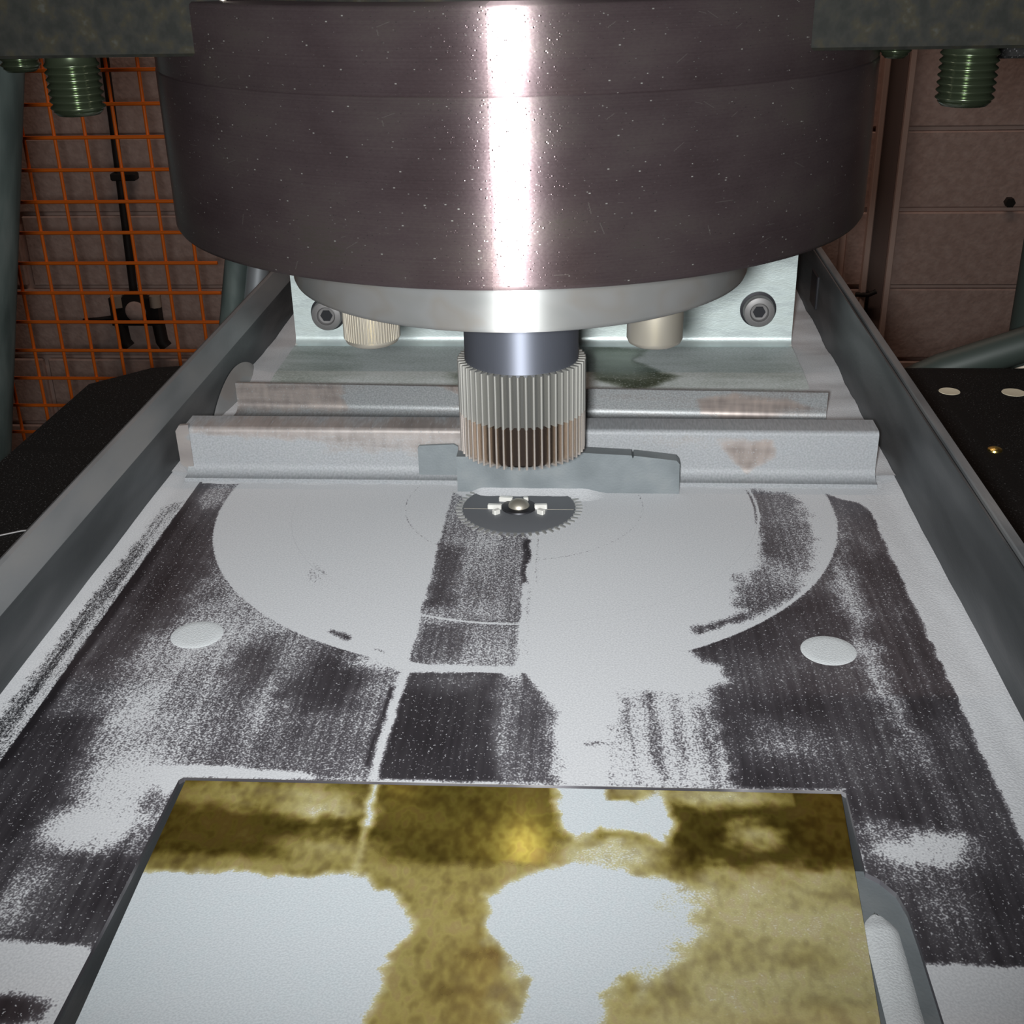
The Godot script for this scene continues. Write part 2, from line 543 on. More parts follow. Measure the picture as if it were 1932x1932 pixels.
# the two strips behind the shaft: bare brownish zinc under a grey film, seen from the front; x along, -y down
func strip_materials() -> void:
	var f := []
	f.append(["p", 0.3, 2.0, -134.0, -16.6, -120.0, -14.4, -86.0, -13.0, -60.0, -9.0, -30.0, -8.0, -30.0, -19.0, -134.0, -19.0])
	f.append(["p", 0.55, 4.0, -90.0, -9.0, -62.0, -8.0, -46.0, -3.0, -46.0, -12.0, -88.0, -14.0])
	f.append(["p", 0.05, 1.6, 40.0, -14.5, 58.0, -14.5, 59.0, -9.0, 54.0, -5.0, 50.0, -3.4, 46.0, -7.0])
	f.append(["e", 30.0, -14.0, 16.0, 2.0, 0.6, 3.0])
	var grey_film := ramp([[0.0, Color8(118, 121, 124)], [0.5, Color8(133, 136, 139)], [1.0, Color8(148, 150, 153)]])
	var brown := ramp([[0.0, Color8(112, 104, 100)], [0.5, Color8(140, 130, 125)], [1.0, Color8(160, 148, 142)]])
	var field := dust_field(480, 44, -140.0, -20.0, 95.0, 2.0, 0.92, f, 5.0, 601, 0.08)
	M.front_strip = dusty_material(dusty(1536, 160, field, 480, 44, brown, grey_film, [120, 165], [110, 30], 400, 10, 10, 14, 603, 2, 200), 0.003)
	f = []
	f.append(["p", 0.1, 1.6, -60.0, -13.0, -20.0, -13.0, -20.0, -4.0, -50.0, -5.0, -58.0, -9.0])
	f.append(["p", 0.2, 2.0, -136.0, -13.0, -96.0, -12.0, -90.0, -3.0, -136.0, -2.0])
	f.append(["p", 0.9, 1.6, -96.0, -8.0, -70.0, -13.0, -56.0, -12.0, -44.0, -6.0, -70.0, -3.0, -92.0, -3.0])
	f.append(["p", 0.0, 1.4, 38.0, -9.0, 52.0, -11.0, 70.0, -9.0, 78.0, -6.0, 60.0, -1.0, 40.0, -3.0])
	f.append(["e", 74.0, -4.0, 6.0, 1.6, 0.6, 1.5])
	field = dust_field(480, 36, -140.0, -16.0, 95.0, 2.0, 0.72, f, 5.0, 611, 0.08)
	brown = ramp([[0.0, Color8(102, 94, 92)], [0.5, Color8(136, 126, 121)], [1.0, Color8(164, 150, 142)]])
	grey_film = ramp([[0.0, Color8(108, 112, 114)], [0.5, Color8(128, 131, 133)], [1.0, Color8(146, 149, 150)]])
	M.back_strip = dusty_material(dusty(1536, 128, field, 480, 36, brown, grey_film, [105, 120], [120, 90], 400, 10, 10, 14, 613, 2, 200), 0.003)


func drum_material() -> void:
	var W := 2048
	var H := 512
	var fine := noise_bytes(W, H, W, H, noise(FastNoiseLite.TYPE_SIMPLEX_SMOOTH, 0.11, 61, 3))
	var slow := noise_bytes(W, H, 256, 64, noise(FastNoiseLite.TYPE_SIMPLEX_SMOOTH, 0.03, 62, 4))
	var rings := noise_bytes(W, H, 4, H, noise(FastNoiseLite.TYPE_SIMPLEX_SMOOTH, 0.2, 63, 3))
	var rgb := PackedByteArray()
	rgb.resize(W * H * 3)
	var tone := ramp([[0.0, Color8(94, 80, 83)], [0.45, Color8(111, 97, 100)], [0.7, Color8(119, 107, 107)], [1.0, Color8(108, 104, 94)]])
	for i in W * H:
		var t := (slow[i] * 3 + fine[i] + rings[i]) / 5 * 3
		rgb[i * 3] = tone[t]
		rgb[i * 3 + 1] = tone[t + 1]
		rgb[i * 3 + 2] = tone[t + 2]
	var im := Image.create_from_data(W, H, false, Image.FORMAT_RGB8, rgb)
	rng.seed = 77
	for k in 2600:                                   # specks of powder and nicks that have stuck to the drum
		var x := rng.randi_range(0, W - 6)
		var y := rng.randi_range(4, H - 8)
		var b := rng.randf() ** 3.0
		var s := rng.randi_range(1, 2) + (1 if b > 0.75 else 0)
		im.fill_rect(Rect2i(x, y, s, s), Color8(90, 84, 84).lerp(Color8(238, 238, 232), b))
	for k in 60:
		var x := rng.randi_range(30, W - 60)
		var y := rng.randi_range(30, H - 60)
		var d := Vector2.from_angle(rng.randf() * TAU)
		for s in rng.randi_range(8, 34):
			im.set_pixel(int(x + d.x * s), int(y + d.y * s), Color8(150, 144, 140))
	M.drum = StandardMaterial3D.new()
	M.drum.albedo_texture = ImageTexture.create_from_image(im)
	M.drum.metallic = 0.9
	M.drum.roughness = 0.36
	M.drum.anisotropy_enabled = true
	M.drum.anisotropy = -1.0
	# the lathe's turning marks and the nicks
	var depth := PackedByteArray()
	depth.resize(W * H)
	for i in W * H:
		depth[i] = 120 + ((rings[i] - 128) >> 3) + ((fine[i] - 128) >> 4)
	var groove := Image.create_from_data(W, H, false, Image.FORMAT_L8, depth)
	rng.seed = 79
	for k in 5200:
		var s := rng.randi_range(1, 2)
		groove.fill_rect(Rect2i(rng.randi_range(0, W - 6), rng.randi_range(4, H - 8), s, s + rng.randi_range(0, 1)), grey(0.47 + rng.randf_range(-0.3, 0.45)))
	M.drum.heightmap_enabled = true
	M.drum.heightmap_texture = ImageTexture.create_from_image(groove)
	M.drum.heightmap_scale = 0.006


# the steel base plate, photographed from above in millimetres: x -134..90, z -390..-140
func plate_material() -> void:
	var f := []
	var cx := AXIS.x
	var cz := AXIS.y
	# left part of the plate: wiped, with clouds of dust
	f.append(["p", 0.44, 3.0, -131.0, -372.0, -46.0, -372.0, -46.0, -140.0, -131.0, -140.0])
	f.append(["p", 0.2, 5.0, -128.0, -345.0, -114.0, -345.0, -112.0, -276.0, -124.0, -250.0, -130.0, -250.0])
	f.append(["p", 0.08, 4.0, -121.0, -312.0, -117.0, -290.0, -120.0, -268.0, -125.0, -275.0, -124.0, -300.0])
	f.append(["e", -100.0, -288.0, 7.0, 20.0, 0.6, 6.0])
	f.append(["e", -88.0, -276.0, 5.0, 16.0, 0.55, 5.0])
	f.append(["e", -106.0, -242.0, 8.0, 20.0, 0.66, 8.0])
	f.append(["e", -94.0, -238.0, 6.0, 18.0, 0.58, 6.0])
	f.append(["e", -78.0, -232.0, 3.0, 20.0, 0.52, 4.0])
	f.append(["e", -66.0, -246.0, 9.0, 12.0, 0.24, 6.0])
	f.append(["e", -62.0, -222.0, 6.0, 10.0, 0.36, 5.0])
	f.append(["e", -84.0, -256.0, 6.0, 12.0, 0.25, 5.0])
	f.append(["p", 0.2, 4.0, -131.0, -232.0, -117.0, -232.0, -114.0, -206.0, -118.0, -160.0, -134.0, -160.0])
	f.append(["e", -100.0, -206.0, 10.0, 12.0, 0.74, 6.0])
	f.append(["e", -104.0, -193.0, 9.0, 5.0, 0.92, 4.0])
	f.append(["e", -93.0, -202.0, 3.0, 4.0, 0.45, 3.0])
	f.append(["p", 0.28, 2.5, -124.0, -186.0, -88.0, -184.0, -86.0, -160.0, -100.0, -158.0, -124.0, -162.0])
	f.append(["e", -93.0, -172.0, 6.0, 9.0, 0.18, 4.0])
	f.append(["e", -110.0, -174.0, 3.5, 8.0, 0.5, 4.0])
	f.append(["p", 0.16, 1.6, -131.5, -366.0, -127.0, -366.0, -129.0, -262.0, -129.0, -226.0, -131.5, -226.0])
	f.append(["l", -130.9, -366.0, -131.2, -212.0, 1.3, 0.0, 0.8])
	f.append(["e", -124.0, -367.0, 7.0, 3.0, 0.45, 2.0])
	f.append(["e", -122.0, -352.0, 6.0, 5.0, 0.5, 3.0])
	# right part
	f.append(["p", 0.27, 1.2, -17.0, -254.0, 74.0, -352.0, 74.0, -362.5, 79.0, -358.0, 84.5, -355.0, 86.5, -346.0, 87.0, -140.0, 53.0, -140.0, 53.0, -211.0, -17.0, -211.0])
	f.append(["l", 75.0, -336.0, 71.0, -309.0, 2.4, 0.52, 4.0])
	f.append(["l", 71.0, -309.0, 69.0, -268.0, 2.8, 0.58, 4.5])
	f.append(["l", 69.0, -268.0, 72.0, -228.0, 2.4, 0.58, 4.0])
	f.append(["l", 72.0, -228.0, 75.0, -190.0, 2.2, 0.42, 4.0])
	f.append(["l", 81.0, -330.0, 82.0, -230.0, 1.8, 0.42, 3.5])
	f.append(["e", 76.0, -345.0, 3.0, 8.0, 0.4, 3.0])
	f.append(["e", 58.0, -279.0, 9.0, 7.0, 0.34, 5.0])
	f.append(["e", 64.0, -193.0, 7.0, 5.0, 0.88, 5.0])
	f.append(["e", 71.0, -194.0, 5.0, 5.0, 0.84, 4.0])
	f.append(["e", 58.0, -199.0, 4.0, 3.0, 0.5, 3.0])
	f.append(["e", 68.0, -180.0, 6.0, 9.0, 0.46, 6.0])
	f.append(["e", 79.0, -182.0, 4.0, 12.0, 0.35, 5.0])
	f.append(["e", 42.0, -229.0, 10.0, 8.0, 0.5, 6.0])
	f.append(["e", 45.0, -215.0, 7.0, 4.0, 0.3, 4.0])
	# where the dust lies thick in the middle
	f.append(["p", 0.97, 3.0, -17.0, -275.0, 24.0, -268.0, 33.0, -254.0, 28.0, -246.0, 12.0, -245.0, 6.0, -232.0, 4.0, -208.0, -7.0, -208.0, -11.0, -238.0])
	f.append(["p", 0.7, 3.0, 6.0, -247.0, 29.0, -247.0, 31.0, -210.0, 4.0, -210.0])
	f.append(["l", 8.5, -243.0, 10.0, -212.0, 0.6, 0.5, 1.6])
	f.append(["l", 13.5, -246.0, 16.0, -214.0, 1.0, 0.36, 2.2])
	f.append(["l", 20.0, -244.0, 20.5, -214.0, 0.6, 0.5, 1.8])
	f.append(["l", 26.0, -240.0, 27.0, -212.0, 0.6, 0.45, 1.8])
	f.append(["e", 1.0, -226.0, 3.5, 1.2, 0.5, 1.6])
	# the bare strip that runs towards the camera
	f.append(["p", 0.12, 1.0, -45.5, -253.6, -22.0, -254.0, -20.0, -244.0, -18.0, -211.0, -47.2, -211.0])
	f.append(["e", -32.0, -250.0, 12.0, 4.0, 0.3, 4.0])
	f.append(["p", 0.42, 3.2, -24.0, -252.0, -18.0, -252.0, -8.0, -238.0, -7.0, -211.0, -20.0, -211.0])
	f.append(["e", -15.0, -232.0, 3.0, 12.0, 0.3, 3.0])
	f.append(["p", 1.0, 1.4, -17.5, -262.0, 0.0, -262.0, 0.0, -240.0, -8.0, -242.0, -14.0, -249.0])
	# the round inserts are full of dust
	f.append(["r", cx, cz, -1.0, 96.4, 1.0, 0.5])
	f.append(["r", cx, cz, 96.0, 97.0, 1.0, 0.25])
	f.append(["p", 0.5, 3.4, 48.0, -364.0, 64.0, -364.0, 68.0, -346.0, 66.0, -318.0, 56.0, -292.0, 42.0, -282.0, 38.0, -292.0, 46.0, -312.0, 50.0, -334.0])
	f.append(["l", 52.5, -360.0, 53.0, -320.0, 2.4, 0.4, 3.0])
	f.append(["l", 41.0, -306.0, 41.0, -290.0, 1.6, 0.5, 3.0])
	f.append(["r", cx, cz, -1.0, 72.3, 1.0, 0.3])
	f.append(["e", -78.0, -306.0, 6.0, 9.0, 0.62, 4.0])
	f.append(["e", -73.0, -296.0, 6.0, 4.0, 0.74, 3.0])
	f.append(["r", cx, cz, -1.0, 71.6, 1.0, 0.3])
	f.append(["l", 28.0, -276.0, 40.0, -283.0, 2.0, 0.42, 2.0])
	f.append(["l", -68.0, -272.0, -63.5, -268.8, 1.3, 0.32, 1.2])
	f.append(["l", -56.0, -264.0, -49.0, -260.2, 0.4, 0.5, 0.6])
	f.append(["l", -51.0, -259.2, -46.0, -257.6, 3.0, 0.96, 2.0])
	f.append(["e", -54.0, -258.0, 7.0, 3.0, 0.8, 3.0])
	# wiped strip over the inserts
	f.append(["p", 0.5, 0.8, -46.2, -361.5, -42.5, -357.5, -40.0, -352.0, -36.0, -338.0, -21.0, -331.0, -19.6, -330.0, -18.6, -256.5, -46.0, -256.5])
	f.append(["l", -17.6, -300.0, -16.4, -262.0, 0.5, 0.62, 1.6])
	f.append(["p", 0.32, 2.2, -45.0, -322.0, -38.0, -322.0, -39.0, -286.0, -45.0, -285.0])
	f.append(["p", 0.34, 2.0, -44.5, -277.0, -33.0, -276.0, -33.0, -258.0, -45.0, -258.0])
	f.append(["e", -27.0, -286.0, 7.0, 6.0, 0.56, 4.0])
	f.append(["e", -24.0, -266.0, 6.0, 7.0, 0.5, 4.0])
	f.append(["l", -19.6, -326.0, -18.8, -312.0, 0.9, 0.08, 1.0])
	f.append(["l", -19.5, -311.0, -18.8, -300.0, 0.6, 0.2, 1.0])
	f.append(["l", -16.4, -328.0, -15.8, -300.0, 0.3, 0.55, 0.7])
	# powder in the joints of the rings
	f.append(["r", cx, cz, 73.3, 74.0, 0.96, 0.3])
	f.append(["r", cx, cz, 96.1, 97.1, 0.98, 0.3])
	f.append(["r", cx, cz, 37.5, 37.9, 0.5, 0.3])
	f.append(["p", 1.0, 1.0, 2.0, -261.0, 8.0, -259.0, 14.0, -256.0, 14.0, -252.0, 2.0, -254.0])
	# the ridge that the wiper left
	f.append(["l", -46.3, -258.0, -47.0, -209.0, 0.75, 0.95, 0.9])
	f.append(["l", -48.4, -246.0, -49.2, -216.0, 0.35, 0.08, 0.7])
	f.append(["p", 0.94, 1.2, -97.0, -213.5, -88.0, -214.5, -74.0, -213.6, -60.0, -211.8, -60.0, -210.6, -88.0, -210.0, -91.0, -204.0, -94.0, -208.0])
	f.append(["l", -60.0, -211.0, 54.0, -211.6, 0.25, 0.6, 0.5])
	# thick powder at the near corners
	f.append(["p", 1.0, 1.2, -134.0, -160.0, -98.0, -161.5, -88.0, -159.0, -88.0, -140.0, -134.0, -140.0])
	f.append(["e", -101.0, -146.0, 8.0, 3.4, 0.1, 2.0])
	f.append(["p", 1.0, 1.2, 57.0, -164.0, 66.0, -163.5, 90.0, -163.0, 90.0, -140.0, 57.0, -140.0])
	f.append(["l", -134.4, -366.0, -134.4, -140.0, 1.6, 0.8, 0.6])
	f.append(["l", 90.0, -366.0, 90.0, -140.0, 2.3, 1.0, 0.7])
	var fw := 448
	var fh := 500
	var field := dust_field(fw, fh, -134.0, -390.0, 90.0, -140.0, 1.0, f, 3.0, 101)
	var bare := ramp([[0.0, Color8(58, 55, 60)], [0.5, Color8(75, 71, 77)], [1.0, Color8(100, 98, 102)]])
	var powder := ramp([[0.0, Color8(166, 167, 170)], [0.5, Color8(179, 180, 183)], [1.0, Color8(191, 192, 194)]])
	M.plate = dusty_material(dusty(2048, 2048, field, fw, fh, bare, powder, [95, 240], [225, 0], 700, 26, 26, 52, 103))


# the brass sheet: x -92..58, z -214..-120
func brass_material() -> void:
	var f := []
	f.append(["p", 0.025, 2.0, -92.0, -214.0, 58.0, -214.0, 58.0, -186.0, -92.0, -186.0])
	f.append(["p", 0.4, 6.0, 12.0, -184.0, 58.0, -186.0, 58.0, -120.0, 4.0, -120.0])
	f.append(["e", -68.0, -206.0, 16.0, 4.0, 0.3, 4.0])
	f.append(["e", -56.0, -201.5, 7.0, 2.5, 0.55, 4.0])
	f.append(["l", -46.6, -214.0, -46.0, -197.0, 0.8, 0.75, 1.2])
	f.append(["l", -46.0, -196.0, -46.0, -184.0, 0.5, 0.5, 1.0])
	f.append(["e", -52.0, -189.0, 8.0, 4.0, 0.34, 4.0])
	f.append(["p", 0.97, 2.0, -7.0, -213.0, 3.0, -212.0, 4.0, -207.0, 10.0, -206.0, 15.0, -212.0, 17.0, -200.0, 15.0, -193.0, 12.0, -196.0, 2.0, -198.0, -2.0, -194.0, -6.0, -198.0])
	f.append(["e", 8.0, -210.0, 4.0, 2.6, 0.4, 1.6])
	f.append(["e", 5.0, -190.0, 10.0, 5.0, 0.55, 3.0])
	f.append(["e", 26.0, -209.0, 12.0, 3.0, 0.5, 3.0])
	f.append(["e", 33.0, -197.0, 4.0, 3.0, 0.4, 3.0])
	f.append(["p", 1.0, 2.0, -92.0, -181.0, -69.0, -181.5, -58.0, -180.5, -46.0, -182.0, -37.0, -176.5, -33.0, -169.5, -33.0, -166.0, -37.0, -162.5, -36.5, -154.0, -38.0, -146.0, -40.0, -120.0, -92.0, -120.0])
	f.append(["p", 1.0, 2.2, -15.0, -181.0, -9.0, -184.0, -3.0, -187.0, 6.0, -185.0, 14.0, -183.0, 17.0, -182.0, 13.0, -169.0, 9.0, -161.0, 5.0, -158.0, 3.0, -147.0, 2.0, -120.0, -18.0, -120.0, -14.0, -147.0, -11.0, -156.0, -14.0, -161.0, -19.0, -169.0, -19.0, -177.0])
	f.append(["p", 0.72, 4.0, 12.0, -181.0, 22.0, -181.0, 18.0, -166.0, 10.0, -156.0, 7.0, -160.0])
	f.append(["e", 5.0, -150.0, 3.0, 6.0, 0.35, 3.0])
	f.append(["e", -13.0, -153.0, 3.0, 5.0, 0.4, 3.0])
	var fw := 300
	var fh := 188
	var field := dust_field(fw, fh, -92.0, -214.0, 58.0, -120.0, 0.22, f, 3.4, 201, 0.13)
	var bare := ramp([[0.0, Color8(120, 96, 44)], [0.35, Color8(156, 134, 58)], [0.55, Color8(182, 162, 72)], [0.68, Color8(174, 146, 72)], [1.0, Color8(196, 178, 88)]])
	var powder := ramp([[0.0, Color8(160, 166, 170)], [0.5, Color8(172, 178, 182)], [1.0, Color8(184, 189, 192)]])
	M.brass = dusty_material(dusty(1536, 1024, field, fw, fh, bare, powder, [40, 240], [245, 0], 300, 120, 12, 26, 203, 3, 270, 150))


# ------------------------------------------------------------------ scene
func _ready() -> void:
	var camera := Camera3D.new()
	camera.name = "camera"
	camera.position = Vector3(0, 167, 0) * MM
	camera.rotation_degrees = Vector3(-25.74, 4.21, -1.18)
	camera.fov = 45.57
	camera.near = 0.01
	camera.far = 20.0
	add_child(camera)
	var around := WorldEnvironment.new()
	around.name = "surroundings"
	var env := Environment.new()
	env.background_mode = Environment.BG_COLOR
	env.background_color = Color(0.02, 0.02, 0.02)
	env.tonemap_mode = Environment.TONE_MAPPER_LINEAR
	env.tonemap_exposure = 1.0
	env.sdfgi_enabled = true
	env.ssao_enabled = true
	env.ssil_enabled = true
	around.environment = env
	add_child(around)
	# the phone's flash, a thumb's width beside its lens, its beam a little above the lens axis
	var flash := SpotLight3D.new()
	flash.name = "phone_flash"
	flash.position = camera.position + camera.basis * Vector3(-0.0118, -0.004, 0.0)
	flash.rotation_degrees = Vector3(2.0, 4.2, 0.0)
	flash.light_color = Color(0.99, 1.0, 1.0)
	flash.light_energy = 0.30
	flash.light_size = 0.01
	flash.spot_range = 8.0
	flash.spot_attenuation = 2.0
	flash.spot_angle = 61.0
	flash.spot_angle_attenuation = 1.0
	flash.shadow_enabled = true
	add_child(flash)

	materials()
	room()
	table_and_tray()
	plate()
	powder()
	brackets()
	head()
	shaft()
	clamps()
	toothed_disc()
	fence_and_posts()


func struct(called: String, mesh: Mesh, mat: Material, label: String) -> MeshInstance3D:
	var o := part(called, mesh, mat, self)
	tag(o, label, "", "", "structure")
	return o

func room() -> void:
	struct("floor", box(Vector3(-1800, -960, -2100), Vector3(1600, -900, 1700), 1.0).commit(), M.concrete, "grey concrete workshop floor far below the tray")
	struct("ceiling", box(Vector3(-1800, 1700, -2100), Vector3(1600, 1760, 1700), 1.0).commit(), M.room, "dim workshop ceiling above the press")
	struct("wall_left", box(Vector3(-1860, -960, -2100), Vector3(-1800, 1760, 1700), 1.0).commit(), M.room, "unlit side wall beyond the orange fence")
	struct("wall_right", box(Vector3(1600, -960, -2100), Vector3(1660, 1760, 1700), 1.0).commit(), M.room, "unlit side wall on the far right")
	struct("wall_front", box(Vector3(-1860, -960, 1700), Vector3(1660, 1760, 1760), 1.0).commit(), M.room, "unlit wall behind the photographer")
	var back := struct("wall_back", box(Vector3(-1860, -960, -2070), Vector3(1660, 1760, -2006), 1.0).commit(), M.mortar, "pinkish grey blockwork wall behind the machine")
	rng.seed = 5
	var shapes := []
	for k in 3:
		shapes.append(box(Vector3(-337, -59.5, -6), Vector3(337, 59.5, 5 + k), 2.5).commit())
	for row in range(-6, 5):
		for col in range(-3, 3):
			var b := part("block", shapes[rng.randi_range(0, 2)], M.block, back)
			b.position = Vector3(col * 684.0 + 400.0 + (342.0 if posmod(row, 2) == 1 else 0.0), -193.5 + row * 125.0, -2003.0) * MM
	var t := struct("trim_1", box(Vector3(438, -900, -1998), Vector3(470, 1600, -1990), 1.0).commit(), plain(Color8(128, 112, 106), 0.9, 0.0), "narrow grey vertical channel running up the block wall")
	for x in [432.0, 470.0]:
		part("edge", box(Vector3(x, -900, -1998), Vector3(x + 9.0, 1600, -1980), 1.5).commit(), M.mortar, t)
	# one of the workshop's tube lamps, hung near the block wall
	var lamp := thing("ceiling_lamp", "long warm tube lamp under the ceiling above the orange fence", "lamp", Vector3(0, 1560, -1300))
	part("housing", box(Vector3(-620, 0, -60), Vector3(620, 50, 60), 4.0).commit(), M.cream, lamp)
	for x in [-500.0, 500.0]:
		part("rod", tube([Vector3(x, 48, 0), Vector3(x, 142, 0)], 5.0).commit(), M.pipe_dark, lamp)
	var glow := plain(Color8(255, 236, 220), 0.5, 0.0)
	glow.emission_enabled = true
	glow.emission = Color8(255, 226, 206)
	glow.emission_energy_multiplier = 1.0
	part("tube", tube([Vector3(-600, -18, 0), Vector3(600, -18, 0)], 16.0, 20).commit(), glow, lamp)
	var area := AreaLight3D.new()
	area.name = "tube_light"
	area.area_size = Vector2(1.2, 0.03)
	area.position = Vector3(0, -36, 0) * MM
	area.rotation_degrees = Vector3(-90, 0, 0)
	area.light_color = Color8(255, 222, 204)
	area.light_energy = 0.42
	area.area_range = 8.0
	area.shadow_enabled = true
	lamp.add_child(area)
	# pipe and valve on the wall behind the fence
	var pipe := thing("wall_pipe", "thin dark vertical pipe on the block wall behind the orange mesh", "pipe", Vector3(-770, 0, -1985))
	part("pipe", tube([Vector3(14, 700, 0), Vector3(-4, -100, 0), Vector3(-14, -392, 0)], 7.0).commit(), M.pipe_dark, pipe)
	part("clip", box(Vector3(-20, -198, -10), Vector3(22, -186, 10), 2.0).commit(), M.pipe_dark, pipe)
	var valve := thing("valve", "dark valve with two stubs and a side lever below the wall pipe", "valve", Vector3(-784, -415, -1982))
	part("body", extrude([Vector2(-42, -26), Vector2(42, -26), Vector2(42, 22), Vector2(20, 22), Vector2(14, 28), Vector2(-14, 28), Vector2(-20, 22), Vector2(-42, 22)], Vector3.RIGHT, Vector3.UP, Vector3.BACK, -12, 8).commit(), M.pipe_dark, valve)
	part("dial", lathe([Vector2(0, 0), Vector2(16, 0), Vector2(18, 3), Vector2(14, 6), Vector2(0, 6)], 24).commit(), M.block, valve).transform = Transform3D(Basis(Vector3.RIGHT, PI / 2), Vector3(4, 0, 9) * MM)
	for x in [-30.0, 36.0]:
		part("stub", tube([Vector3(x, -24, 0), Vector3(x + 2, -56, 0), Vector3(x + 8, -66, 0)], 11.0).commit(), M.pipe_dark, valve)
		part("nut", tube([Vector3(x + 2, 6, 4), Vector3(x + 2, 26, 4)], 10.0, 6).commit(), M.cream, valve)
	part("lever", tube([Vector3(-40, -14, 0), Vector3(-66, -16, 6), Vector3(-92, -18, 6)], 4.5).commit(), M.pipe_dark, valve)
	var hook := thing("wall_hook", "small dark hook on the wall beside the vertical channel", "hook", Vector3(440, -400, -1990))
	part("plate", box(Vector3(-8, -34, -8), Vector3(8, 16, 4), 2.0).commit(), M.pipe_dark, hook)
	part("arm", tube([Vector3(-14, 10, 4), Vector3(4, 12, 14), Vector3(16, 18, 14)], 4.0).commit(), M.pipe_dark, hook)
	var bolt := thing("wall_bolt", "small dark bolt head on the block wall at the far right", "bolt", Vector3(651, -243, -1994))
	part("head", tube([Vector3(0, 0, -6), Vector3(0, 0, 8)], 8.0, 6).commit(), M.pipe_dark, bolt)


func table_and_tray() -> void:
	var t := thing("machine_table", "black speckled machine table under and beside the steel tray", "table")
	part("table_top", extrude([Vector2(-212, 120), Vector2(-212, -388), Vector2(-211, -470), Vector2(-191, -491), Vector2(-178, -494), Vector2(135, -494), Vector2(190, -494), Vector2(214, -470), Vector2(214, 120)],
		Vector3.RIGHT, Vector3.BACK, Vector3.UP, -24, -3).commit(), M.black_panel, t)
	part("pedestal", box(Vector3(-150, -900, -430), Vector3(110, -24, 60), 4.0).commit(), M.black_panel, t)
	for q in [[140.5, -466.0, 3.6], [165.0, -465.0, 4.0]]:
		part("hole", lathe([Vector2(q[2] + 0.6, -0.1), Vector2(q[2] + 0.4, 0.15), Vector2(q[2] - 0.2, 0.1), Vector2(0.0, 0.06)], 28).commit(), M.tan_dust, t, "hole filled with pale dust").position = Vector3(q[0], -3, q[1]) * MM
	part("rivet", lathe([Vector2(2.6, 0), Vector2(2.4, 0.6), Vector2(1.4, 1.1), Vector2(0, 1.2)], 20).commit(), M.brassy, t, "small shiny brass rivet").position = Vector3(141, -3, -406) * MM
	var w := thing("wire", "fine pale wire lying on the black table left of the tray", "wire")
	part("strand", tube([Vector3(-196, -2.6, -322), Vector3(-185, -2.6, -330), Vector3(-180, -2.6, -333), Vector3(-170, -2.5, -336), Vector3(-155, -2.6, -336)], 0.3, 8).commit(), M.screw, w)

	var tray := thing("tray", "long shallow steel tray with smeared side walls, full of grey powder", "tray")
	part("tray_floor", box(Vector3(-145.9, -2.95, -619), Vector3(100.4, -1.25, 60), 0.3).commit(), M.wall_steel, tray)
	# left wall: upright below, its upper lip bent outwards
	part("side_wall", extrude([Vector2(-143.3, -1.2), Vector2(-143.3, 17.2), Vector2(-143.6, 18.0), Vector2(-147.2, 25.2), Vector2(-148.2, 25.6), Vector2(-149.2, 25.0), Vector2(-146.0, 18.0), Vector2(-145.8, -1.2)],
		Vector3.RIGHT, Vector3.UP, Vector3.BACK, -620, 60, null, 0.5).commit(), M.wall_steel, tray, "left wall with bent lip")
	part("lip", extrude([Vector2(-143.45, 17.8), Vector2(-147.1, 25.3), Vector2(-148.2, 25.8), Vector2(-149.3, 25.2), Vector2(-149.0, 24.8), Vector2(-147.2, 25.0), Vector2(-143.8, 17.8)],
		Vector3.RIGHT, Vector3.UP, Vector3.BACK, -619, 59, null, 0.5).commit(), M.rim_steel, tray, "worn pale lip")
	part("side_wall", extrude([Vector2(98.8, -1.2), Vector2(98.8, 30.3), Vector2(99.0, 30.7), Vector2(99.6, 30.7), Vector2(99.8, 30.3), Vector2(99.8, -1.2)],
		Vector3.RIGHT, Vector3.UP, Vector3.BACK, -620, 60, null, 0.5).commit(), M.wall_steel, tray, "right wall")
	part("rim_strip", extrude([Vector2(101.5, -1.2), Vector2(101.5, 29.4), Vector2(101.8, 29.8), Vector2(104.1, 29.8), Vector2(104.5, 29.2), Vector2(104.5, -1.2)],
		Vector3.RIGHT, Vector3.UP, Vector3.BACK, -620, 60, null, 0.5).commit(), M.rim_steel, tray, "outer strip behind a narrow gap")
	part("end_wall", box(Vector3(-146, -1.2, -622), Vector3(103, 24, -619), 0.4).commit(), M.wall_steel, tray)
	part("wall_tab", box(Vector3(97.9, 9, -553), Vector3(99.2, 24, -538), 0.3).commit(), M.screw_dark, tray, "dark tab on the right wall")


func face_uv(st: SurfaceTool, top: float, tall: float, dx := 0.0) -> Mesh:
	var mdt := MeshDataTool.new()
	mdt.create_from_surface(st.commit(), 0)
	for i in mdt.get_vertex_count():
		var p := mdt.get_vertex(i) / MM
		mdt.set_vertex_uv(i, Vector2((p.x + dx + 140.0) / 235.0, (top - p.y + p.z * 0.15 - roundf(p.z / 100.0) * 15.0) / tall))
	var res := ArrayMesh.new()
	mdt.commit_to_surface(res)
	return res

